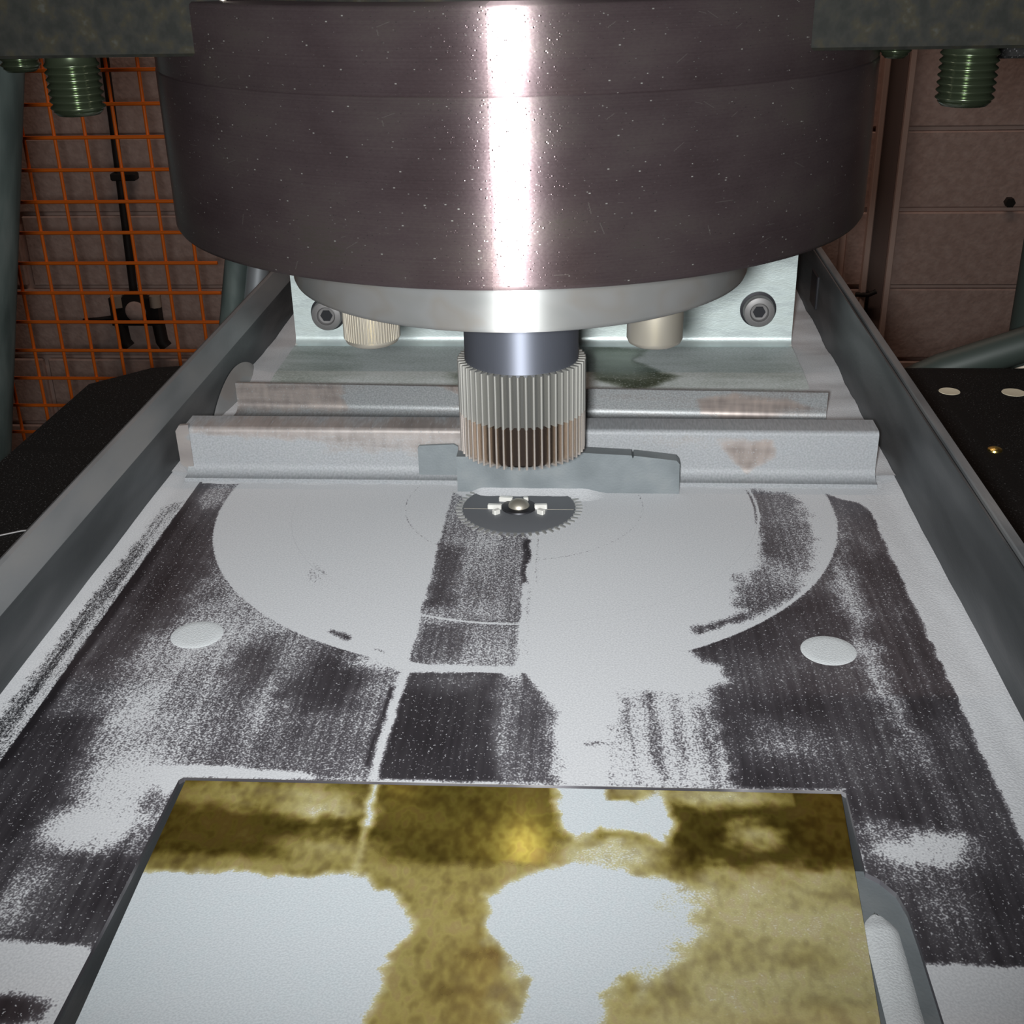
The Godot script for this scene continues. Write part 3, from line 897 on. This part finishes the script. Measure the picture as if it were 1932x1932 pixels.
func plate_uv(st: SurfaceTool) -> Mesh:
	var mesh := st.commit()
	var mdt := MeshDataTool.new()
	mdt.create_from_surface(mesh, 0)
	for i in mdt.get_vertex_count():
		var p := mdt.get_vertex(i) / MM
		if absf(mdt.get_vertex_normal(i).y) < 0.5:                # the sides carry dust all over
			mdt.set_vertex_uv(i, Vector2(0.33 + p.x * 0.0001, 0.672 + p.z * 0.0001))
			continue
		mdt.set_vertex_uv(i, Vector2((p.x + 134.0) / 224.0, (p.z + 390.0) / 250.0))
	var res := ArrayMesh.new()
	mdt.commit_to_surface(res)
	return res

func plate() -> void:
	var p := thing("base_plate", "dark steel base plate with round inserts, smeared with grey powder", "plate")
	var cx := AXIS.x
	var cz := AXIS.y
	var left := [Vector2(cx, -470), Vector2(-132, -470), Vector2(-132, -100), Vector2(-91.4, -100), Vector2(-89.9, -178), Vector2(-89.6, -209), Vector2(-88.8, -210), Vector2(cx, -210.4)]
	var right := [Vector2(cx, -210.4), Vector2(53.4, -211.2), Vector2(54.2, -210.4), Vector2(53.6, -186.5), Vector2(56.0, -184.6), Vector2(58.4, -181.0), Vector2(59.4, -176.0), Vector2(59.6, -168), Vector2(59.6, -100), Vector2(87.2, -100), Vector2(87.2, -470), Vector2(cx, -470)]
	var r := 96.9
	for k in 65:
		var a := PI * k / 64.0
		left.append(Vector2(cx - r * sin(a), cz + r * cos(a)))
		right.append(Vector2(cx + r * sin(a), cz - r * cos(a)))
	var st := extrude(left, Vector3.RIGHT, Vector3.BACK, Vector3.UP, -1.2, 0.0, null, 0.3, 0.01, cx)
	extrude(right, Vector3.RIGHT, Vector3.BACK, Vector3.UP, -1.2, 0.0, st, 0.3, 0.01, cx)
	part("outer_plate", plate_uv(st), M.plate, p)
	var at := Vector3(cx, 0, cz)
	part("ring_insert", plate_uv(lathe([Vector2(73.32, -1.2), Vector2(96.88, -1.2), Vector2(96.88, -0.01), Vector2(73.32, -0.01)], 160, null, at, 1.0, 0.3)), M.plate, p)
	part("round_insert", plate_uv(lathe([Vector2(0, -1.2), Vector2(73.3, -1.2), Vector2(73.3, -0.01), Vector2(0, -0.01)], 160, null, at, 1.0, 0.3)), M.plate, p)
	# two countersunk holes levelled off with powder
	for q in [[-103.6, -269.0, 6.6], [59.9, -267.0, 6.7]]:
		part("bolt_hole", lathe([Vector2(q[2] + 0.25, 0.02), Vector2(q[2], 0.12), Vector2(q[2] * 0.7, 0.2), Vector2(0.0, 0.22)], 48).commit(), M.powder_fill, p, "bolt hole heaped with grey powder").position = Vector3(q[0], 0, q[1]) * MM
	var b := thing("brass_sheet", "yellow brass sheet in a pocket of the base plate, partly under powder", "sheet")
	var bs := extrude([Vector2(-88.2, -209.4), Vector2(53.2, -210.6), Vector2(51.0, -176), Vector2(48.4, -140), Vector2(47.0, -100), Vector2(-86.6, -100), Vector2(-87.0, -146), Vector2(-87.8, -180)], Vector3.RIGHT, Vector3.BACK, Vector3.UP, -1.2, -0.35)
	var mdt := MeshDataTool.new()
	mdt.create_from_surface(bs.commit(), 0)
	for i in mdt.get_vertex_count():
		var q := mdt.get_vertex(i) / MM
		mdt.set_vertex_uv(i, Vector2((q.x + 92.0) / 150.0, (q.z + 214.0) / 94.0))
	var res := ArrayMesh.new()
	mdt.commit_to_surface(res)
	part("sheet", res, M.brass, b)


func heap(called: String, label: String, mesh: Mesh, mat: Material) -> void:
	var o := part(called, mesh, mat, self)
	tag(o, label, "powder", "", "stuff")

func powder() -> void:
	var n := noise(FastNoiseLite.TYPE_SIMPLEX_SMOOTH, 0.02, 300, 4)
	var n2 := noise(FastNoiseLite.TYPE_SIMPLEX_SMOOTH, 0.2, 301, 3)
	# behind the strips
	heap("metal_powder", "smooth grey powder covering the tray floor behind the angle strips", sheet(-143.2, 98.7, -618, -371, 90, 90, func(x: float, z: float) -> Vector3:
		var y := 0.3 + n.get_noise_2d(x, z) * 0.5 + n2.get_noise_2d(x, z) * 0.08
		var e := smoothstep(70.0, 98.0, x) * (0.6 + 0.6 * n.get_noise_1d(z * 1.4)) + smoothstep(-118.0, -143.0, x) * (0.5 + 0.5 * n.get_noise_1d(z * 0.4 + 90.0))
		y += maxf(e, 0.0) * 2.6
		return Vector3(x, y, z)).commit(), M.powder)
	# gutters beside the plate
	var f := []
	f.append(["p", 0.56, 2.2, -138.5, -350.0, -132.4, -356.0, -132.0, -140.0, -141.5, -140.0, -140.6, -240.0])
	f.append(["l", -134.4, -345.0, -134.6, -150.0, 0.7, 0.74, 1.6])
	f.append(["l", -131.6, -345.0, -131.6, -150.0, 0.5, 0.1, 0.9])
	f.append(["e", -137.0, -295.0, 2.0, 26.0, 0.4, 2.4])
	f.append(["e", -137.4, -250.0, 2.0, 16.0, 0.42, 2.4])
	f.append(["e", -137.0, -222.0, 2.4, 20.0, 0.42, 2.4])
	var field := dust_field(60, 960, -144.0, -380.0, -132.0, -140.0, 1.0, f, 1.6, 401, 0.2)
	var bare := ramp([[0.0, Color8(46, 46, 50)], [1.0, Color8(74, 74, 78)]])
	var pw := ramp([[0.0, Color8(166, 167, 170)], [0.5, Color8(179, 180, 183)], [1.0, Color8(191, 192, 194)]])
	var m := dusty_material(dusty(128, 2048, field, 60, 960, bare, pw, [120, 240], [200, 0], 64, 256, 10, 60, 403, 3, 60))
	heap("metal_powder", "speckled powder in the gutter along the left tray wall", sheet(-143.3, -131.9, -378, -132, 8, 120, func(x: float, z: float) -> Vector3:
		return Vector3(x, -0.1 + n.get_noise_2d(x * 3.0, z) * 0.25 + smoothstep(-138.0, -143.5, x) * 0.8, z)).commit(), m)
	heap("metal_powder", "clean pale powder in the gutter along the right tray wall", sheet(87.0, 98.9, -378, 0, 10, 160, func(x: float, z: float) -> Vector3:
		return Vector3(x, 0.05 + n.get_noise_2d(x * 3.0, z) * 0.3 + smoothstep(93.0, 99.0, x) * (0.9 + 0.5 * n.get_noise_1d(z * 1.0)), z)).commit(), M.powder)
	heap("metal_powder", "tongue of powder lying in the groove right of the brass sheet", sheet(50.5, 57.2, -177, -110, 14, 60, func(x: float, z: float) -> Vector3:
		var t := absf((x - 53.6) / 3.3)
		var end := smoothstep(-177.0, -172.0, z)
		var c := 53.6 + (x - 53.6) * sqrt(end) - smoothstep(-170.0, -120.0, z) * 0.6
		return Vector3(c, -1.1 + 0.95 * (1.0 - t * t * t) * end + n2.get_noise_2d(x, z) * 0.06, z)).commit(), M.powder_fill)
	heap("metal_powder", "thin grey film of dust on the groove floor right of the brass sheet", sheet(49.0, 60.4, -188, -100, 8, 30, func(x: float, z: float) -> Vector3:
		return Vector3(x, -1.12 + n2.get_noise_2d(x, z) * 0.04, z)).commit(), M.spacer)
	heap("metal_powder", "curved drift of powder clinging to the left tray wall", sheet(0, 1, 0, 1, 24, 8, func(u: float, v: float) -> Vector3:
		var z := lerpf(-482.0, -420.0, u)
		var crest := maxf(sin(PI * u), 0.0) ** 0.7 * 10.0
		return Vector3(-143.2 + v * (2.0 + 4.0 * sin(PI * u)) + 0.2, crest * maxf(1.0 - v, 0.0) ** 1.4 + 0.2, z)).commit(), M.dusty_zinc)
	heap("metal_powder", "low bank of powder along the foot of the front strip", sheet(-131, 94, -371.5, -361, 120, 10, func(x: float, z: float) -> Vector3:
		var t := (z + 371.5) / 10.5
		return Vector3(x, -0.14 + 0.75 * maxf(1.0 - t, 0.0) ** 1.5 * (0.7 + 0.6 * n.get_noise_1d(x * 3.0)), z)).commit(), M.powder)
	heap("metal_powder", "pinch of powder banked against the foot of the spacer bar", sheet(-41, 29, -360.6, -353.0, 60, 10, func(x: float, z: float) -> Vector3:
		var t := (z + 360.6) / 7.6
		var e := smoothstep(-41.0, -36.0, x) * smoothstep(6.0, -4.0, x)
		return Vector3(x, -0.14 + 1.7 * maxf(1.0 - t, 0.0) ** 1.3 * e + n2.get_noise_2d(x, z) * 0.06, z + n.get_noise_1d(x * 4.0) * 0.6)).commit(), M.powder)


# an L of sheet metal along x: face at z, foot reaching towards the camera, an arc between them; top flange if back > 0
func angle_profile(z: float, high: float, foot: float, bend: float, thick: float, back := 0.0) -> Array:
	var o := []                                              # (z, y), walking round the section
	o.append(Vector2(z + foot, 0.0))
	o.append(Vector2(z + foot, thick))
	for k in 9:
		var a := PI / 2 * k / 8.0
		o.append(Vector2(z + bend - bend * sin(a), thick + bend - bend * cos(a)))
	if back > 0.0:
		for k in 7:
			var a := PI / 2 * k / 6.0
			o.append(Vector2(z - 1.6 + 1.6 * cos(a), high - 1.6 + 1.6 * sin(a)))
		o.append(Vector2(z - back, high))
		o.append(Vector2(z - back, high - thick))
		o.append(Vector2(z - thick, high - thick - 0.6))
	else:
		o.append(Vector2(z, high))
		o.append(Vector2(z - thick, high))
	o.append(Vector2(z - thick, 0.0))
	return o

func brackets() -> void:
	var rear := thing("rear_bracket", "bright galvanised bracket plate standing behind the shaft", "bracket")
	part("upright", extrude(angle_profile(-510.0, 70.0, 7.0, 3.6, 2.0), Vector3.BACK, Vector3.UP, Vector3.RIGHT, -131.4, 84.2).commit(), M.galvanised, rear)
	var foot_feats := []
	foot_feats.append(["p", 0.75, 6.0, -132.0, -512.0, -104.0, -512.0, -96.0, -470.0, -132.0, -450.0])
	foot_feats.append(["p", 0.1, 3.0, -2.0, -512.0, 22.0, -508.0, 16.0, -492.0, 24.0, -478.0, 34.0, -470.0, 16.0, -456.0, 0.0, -468.0])
	foot_feats.append(["p", 0.5, 4.0, -60.0, -474.0, -20.0, -480.0, -10.0, -462.0, -56.0, -458.0])
	foot_feats.append(["e", 62.0, -476.0, 22.0, 20.0, 0.8, 8.0])
	var field := dust_field(216, 60, -131.4, -512.0, 84.2, -452.0, 0.9, foot_feats, 6.0, 501, 0.06)
	var mat := dusty_material(dusty(1024, 512, field, 216, 60, ramp([[0.0, Color8(54, 66, 50)], [0.5, Color8(70, 82, 66)], [1.0, Color8(110, 118, 108)]]), ramp([[0.0, Color8(180, 187, 188)], [1.0, Color8(192, 198, 199)]]), [110, 210], [180, 0], 40, 60, 12, 10, 503, 1), 0.004)
	var st := sheet(-131.4, 84.2, -506, -452, 40, 12, func(x: float, z: float) -> Vector3: return Vector3(x, 2.05 - smoothstep(-470.0, -452.0, z) * 1.7, z))
	part("foot", st.commit(), mat, rear, "dusty foot with a dark green oily smear")
	for q in [[-115.9, 16.0], [69.1, 17.7]]:
		var s := thing("socket_screw", "dull socket screw in the rear bracket partly hidden behind the flange" if q[0] < 0.0 else "dull socket screw at the open corner of the rear bracket near the right wall", "screw", Vector3(q[0], q[1], -510), "socket screws in the rear bracket")
		part("head", lathe([Vector2(6.6, 0), Vector2(6.6, 4.6), Vector2(6.2, 5.4), Vector2(4.4, 6.0), Vector2(4.0, 6.0), Vector2(3.8, 5.0), Vector2(3.4, 4.6), Vector2(0, 4.4)], 40).commit(), M.screw, s).rotation = Vector3(PI / 2, 0, 0)
		part("socket", tube([Vector3(0, 0, 4.0), Vector3(0, 0, 4.75)], 2.7, 6).commit(), M.screw_dark, s)
		part("washer", lathe([Vector2(7.6, 0.0), Vector2(7.6, 1.0), Vector2(6.0, 1.2)], 40).commit(), M.screw_dark, s).rotation = Vector3(PI / 2, 0, 0)

	var mid := thing("angle_strip", "brown stained metal strip lying behind the front strip", "strip", Vector3(-26, 0, -426))
	part("strip", face_uv(extrude(angle_profile(0.0, 12.2, 9.0, 3.4, 1.4), Vector3.BACK, Vector3.UP, Vector3.RIGHT, -110, 110.6), 16.0, 18.0, -26.0), M.back_strip, mid)
	mid.rotation_degrees.y = -2.0
	var front := thing("angle_strip", "long dusty grey strip spanning the tray just behind the shaft", "strip")
	part("strip", face_uv(extrude(angle_profile(0.0, 17.6, 5.0, 3.6, 1.4, 11.0), Vector3.BACK, Vector3.UP, Vector3.RIGHT, -137.0, 91.8), 20.0, 22.0), M.front_strip, front).position.z = -0.371
	part("end_tab", extrude([Vector2(-139.4, 5.0), Vector2(-137.6, 1.6), Vector2(-135.0, 0.4), Vector2(-135.0, 18.6), Vector2(-138.2, 18.4), Vector2(-139.6, 16.4)], Vector3.RIGHT, Vector3.UP, Vector3.BACK, -372.2, -370.7).commit(), M.dusty_zinc, front)
	var bar := thing("spacer_bar", "short grey flat bar in front of the long strip, under the shaft", "bar")
	part("bar", extrude([Vector2(-44.2, -0.1), Vector2(27.8, -0.1), Vector2(27.6, 10.4), Vector2(26.6, 11.6), Vector2(20, 12.4), Vector2(13, 13.2), Vector2(12.6, 12.2), Vector2(12.2, 13.3), Vector2(-6, 14.2), Vector2(-12, 12.6), Vector2(-44.2, 12.4)], Vector3.RIGHT, Vector3.UP, Vector3.BACK, -365.4, -360.4, null, 0.3).commit(), M.spacer, bar)
	var stub := thing("spacer_bar", "stub of a grey bar leaning on the front strip left of the shaft", "bar")
	part("bar", extrude([Vector2(-58, 2.0), Vector2(-44.6, 2.0), Vector2(-44.6, 12.2), Vector2(-46, 13.0), Vector2(-57.4, 12.4), Vector2(-58, 11.6)], Vector3.RIGHT, Vector3.UP, Vector3.BACK, -370.2, -369.2, null, 0.3).commit(), M.spacer, stub)


func head() -> void:
	var at := Vector3(AXIS.x, 0, AXIS.y)
	var h := thing("press_head", "large dark brown steel drum head with a bright vertical glint", "press head", at)
	part("drum", lathe([Vector2(40, 95.6), Vector2(93.2, 95.6), Vector2(94.4, 96.0), Vector2(95, 97.0), Vector2(95, 135.5), Vector2(94.7, 135.8), Vector2(90, 135.8)], 160, null, Vector3.ZERO, 2.0, 0.9, 42.0).commit(), M.drum, h)
	part("upper_band", lathe([Vector2(94.4, 135.6), Vector2(94.8, 136.0), Vector2(94.8, 152.4), Vector2(94.3, 153.0), Vector2(60, 153.2)], 160, null, Vector3.ZERO, 2.0, 0.9, 42.0).commit(), M.drum, h)
	part("flange", lathe([Vector2(0, 76.9), Vector2(63.8, 76.9), Vector2(64.8, 77.4), Vector2(65.2, 78.4), Vector2(65.2, 95.6)], 160, null, Vector3.ZERO, 2.0, 0.9).commit(), M.flange, h)
	part("ram", lathe([Vector2(84, 153), Vector2(84, 1700)], 64).commit(), M.olive_steel, h)
	# cap screws hang below the flange at 45 degrees
	for side in [-1.0, 1.0]:
		var where := at + Vector3(side * sin(PI / 4) * 53.5, 66.0, cos(PI / 4) * 53.5)
		var s := thing("cap_screw", "knurled cap screw hanging under the flange left of the shaft" if side < 0.0 else "smooth cap screw hanging under the flange right of the shaft", "screw", where, "cap screws under the flange")
		part("head", lathe([Vector2(0, 2.4), Vector2(3.6, 2.4), Vector2(3.8, 0.2), Vector2(5.8, 0.0), Vector2(6.9, 0.6), Vector2(7.4, 1.6), Vector2(7.4, 11.0)], 60).commit(), M.cap, s)
		if side < 0.0:
			var kn := new_st()
			for i in 60:
				var t := TAU * i / 60
				tube([Vector3(sin(t) * 7.4, 1.8, cos(t) * 7.4), Vector3(sin(t) * 7.4, 10.3, cos(t) * 7.4)], 0.24, 5, kn)
			part("knurling", kn.commit(), M.cap, s).set_meta("kind", "stuff")


func shaft() -> void:
	var s := thing("splined_shaft", "short steel shaft with a fine toothed spline at its lower end", "shaft", Vector3(AXIS.x, 0, AXIS.y))
	part("neck", lathe([Vector2(0, 48.0), Vector2(17.2, 48.0), Vector2(17.2, 76.4)], 96, null, Vector3.ZERO, 1.0).commit(), M.neck, s)
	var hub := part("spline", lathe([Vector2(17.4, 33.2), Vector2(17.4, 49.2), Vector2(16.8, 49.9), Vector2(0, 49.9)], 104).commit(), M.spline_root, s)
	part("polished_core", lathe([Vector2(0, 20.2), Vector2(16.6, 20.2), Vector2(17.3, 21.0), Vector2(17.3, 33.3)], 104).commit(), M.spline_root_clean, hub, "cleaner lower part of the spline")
	var upper := tooth_mesh(19.45, 17.0, 33.2, 49.5, 0.72, 0.42)
	var lower := tooth_mesh(19.4, 16.9, 20.4, 33.2, 0.62, 0.34)
	for i in 52:
		var t := part("tooth", upper, M.spline_dusty, hub)
		t.rotation.y = TAU * i / 52
		var c := part("tooth", lower, M.spline_clean, hub)
		c.rotation.y = TAU * i / 52

func tooth_mesh(tip: float, root: float, y0: float, y1: float, wr: float, wt: float) -> Mesh:
	return extrude([Vector2(-wr, root - 0.3), Vector2(wr, root - 0.3), Vector2(wr * 0.95, root + 0.2), Vector2(wt, tip - wt * 0.9), Vector2(wt * 0.86, tip - wt * 0.45), Vector2(wt * 0.5, tip - wt * 0.13), Vector2(0, tip), Vector2(-wt * 0.5, tip - wt * 0.13), Vector2(-wt * 0.86, tip - wt * 0.45), Vector2(-wt, tip - wt * 0.9), Vector2(-wr * 0.95, root + 0.2)],
		Vector3.RIGHT, Vector3.BACK, Vector3.UP, y0, y1, null, 0.8).commit()


func clamps() -> void:
	var l := thing("clamp_plate", "dark oily steel clamp block overlapping the left side of the drum", "clamp", Vector3.ZERO, "clamp blocks beside the drum")
	part("block", box(Vector3(-190, 141.6, -345), Vector3(-82.0, 176, -285), 0.7).commit(), M.olive_steel, l)
	var r := thing("clamp_plate", "dark oily steel clamp block overlapping the right side of the drum", "clamp", Vector3.ZERO, "clamp blocks beside the drum")
	part("block", box(Vector3(37.2, 141.0, -345), Vector3(150, 176, -285), 0.7).commit(), M.olive_steel, r)
	part("rear_step", box(Vector3(98, 134.5, -341), Vector3(150, 141.4, -330), 0.6).commit(), M.black_panel, r)
	part("worn_edge", tube([Vector3(-82.35, 142.0, -285.3), Vector3(-82.35, 175, -285.3)], 0.75, 20).commit(), M.cap, l, "bright worn edge")
	part("worn_edge", tube([Vector3(37.55, 141.6, -285.3), Vector3(37.55, 175, -285.3)], 0.75, 20).commit(), M.cap, r, "bright worn edge")
	stud("long greenish threaded stud under the left clamp block", Vector3(-121.4, 0, -291.5), 128.6, 142.0, 6.3)
	stud("long greenish threaded stud under the right clamp block", Vector3(81.8, 0, -291.5), 128.6, 141.5, 6.4)
	stud("short threaded stud end at the far left under the clamp block", Vector3(-152.0, 0, -332), 134.3, 142.0, 5.2)
	stud("short threaded stud end beside the drum under the right clamp block", Vector3(74.6, 0, -332), 134.9, 141.5, 4.0)

func stud(label: String, at: Vector3, y0: float, y1: float, r: float) -> void:
	var s := thing("threaded_stud", label, "stud", at, "threaded studs under the clamp blocks")
	var prof := [Vector2(0, y0), Vector2(r - 1.5, y0), Vector2(r - 0.6, y0 + 0.9)]
	var y := y0 + 1.0
	while y < y1 - 1.6:
		prof.append(Vector2(r - 0.85, y))
		prof.append(Vector2(r - 0.1, y + 0.62))
		prof.append(Vector2(r, y + 0.78))
		prof.append(Vector2(r - 0.1, y + 0.94))
		y += 1.55
	prof.append(Vector2(r - 0.6, y))
	prof.append(Vector2(r - 0.6, y1 + 0.6))
	part("thread", lathe(prof, 48, null, Vector3.ZERO, 1.0, 1.3).commit(), M.stud, s)


func toothed_disc() -> void:
	var at := Vector3(AXIS.x - 1.4, 0, AXIS.y + 3.0)
	var d := thing("toothed_disc", "dark toothed steel disc half buried in powder below the shaft", "disc", at)
	part("disc", lathe([Vector2(0, -0.1), Vector2(18.0, -0.1), Vector2(18.0, 0.3), Vector2(17.6, 0.5), Vector2(0, 0.42)], 104).commit(), M.dark_disc, d)
	var tooth := extrude([Vector2(-0.55, 17.8), Vector2(0.55, 17.8), Vector2(0.3, 20.0), Vector2(-0.3, 20.2)], Vector3.RIGHT, Vector3.BACK, Vector3.UP, -0.1, 0.4, null, 0.3).commit()
	for i in 52:
		part("tooth", tooth, M.disc_tooth, d).rotation.y = TAU * i / 52
	var s := part("screw_head", lathe([Vector2(3.4, 0.4), Vector2(3.4, 1.2), Vector2(2.9, 2.2), Vector2(1.8, 2.9), Vector2(0.8, 3.2), Vector2(0, 3.25)], 32).commit(), M.cap, d, "round screw head at the centre")
	part("collar", lathe([Vector2(5.6, 0.4), Vector2(5.4, 0.9), Vector2(3.2, 1.1)], 32).commit(), M.screw_dark, s)
	for q in [[-7.6, 1.0, 4.4, -4.0], [7.0, 0.6, 4.0, 4.0], [-4.4, -4.6, 4.4, -8.0], [2.0, -4.4, 1.6, 6.0], [-6.8, 4.8, 2.2, 40.0], [7.2, 4.4, 2.4, -35.0]]:
		var c := part("clip", box(Vector3(-q[2] / 2, 0.3, -0.8), Vector3(q[2] / 2, 1.9, 0.8), 0.2).commit(), M.bright, d, "small bright clip")
		c.position = Vector3(q[0], 0, q[1]) * MM
		c.rotation_degrees.y = q[3]
	for x in [-1.0, 1.0]:
		part("score_line", box(Vector3(-4.2, 0.4, -0.1), Vector3(4.2, 0.56, 0.1), 0.03).commit(), M.cap, d).position = Vector3(x * 13.2, 0, 1.4) * MM


func fence_and_posts() -> void:
	var fence := thing("mesh_fence", "orange welded wire mesh guard fence with square openings", "fence", Vector3(0, 0, -1150))
	var hm := tube([Vector3(-900, 0, 0), Vector3(-366, 0, 0)], 1.75, 8).commit()
	var vm := tube([Vector3(0, -900, 0), Vector3(0, 300, 0)], 1.75, 8).commit()
	for i in range(-6, 32):
		part("wire", hm, M.orange, fence).position = Vector3(0, 54.36 - 29.65 * i, 1.6) * MM
	for j in range(-12, 6):
		part("wire", vm, M.orange, fence).position = Vector3(-537.4 + 29.88 * j, 0, -1.6) * MM
	var a := thing("guard_post", "thick dull green grey post at the left edge", "post")
	part("tube", tube([Vector3(-229 - 32, 200, -545), Vector3(-489 - 32, -900, -545)], 30.0, 40).commit(), M.post, a)
	var b := thing("guard_post", "slim grey post between the orange fence and the tray", "post")
	part("tube", tube([Vector3(-160, 160, -640), Vector3(-384, -900, -640)], 7.0, 24).commit(), M.post, b)
	var c := thing("steel_rod", "shiny round rod beside the slim grey post", "rod")
	part("rod", tube([Vector3(-147, 160, -634), Vector3(-371, -900, -634)], 6.0, 32).commit(), M.chrome, c)
	var d := thing("guard_post", "upright grey post at the right edge in front of the block wall", "post")
	part("tube", tube([Vector3(204, 300, -560), Vector3(206, -900, -560)], 12.0, 32).commit(), M.post_dark, d)
	var e := thing("brace_bar", "dark sloping brace bar above the black table on the right", "bar")
	part("bar", tube([Vector3(122, -24, -512), Vector3(150, -10, -512), Vector3(184, 2, -512), Vector3(300, 46, -512)], 7.5, 24).commit(), M.post_dark, e)
	part("pale_edge", tube([Vector3(170, -9.4, -503), Vector3(200, 1.4, -503)], 0.7, 8).commit(), M.cream, e)
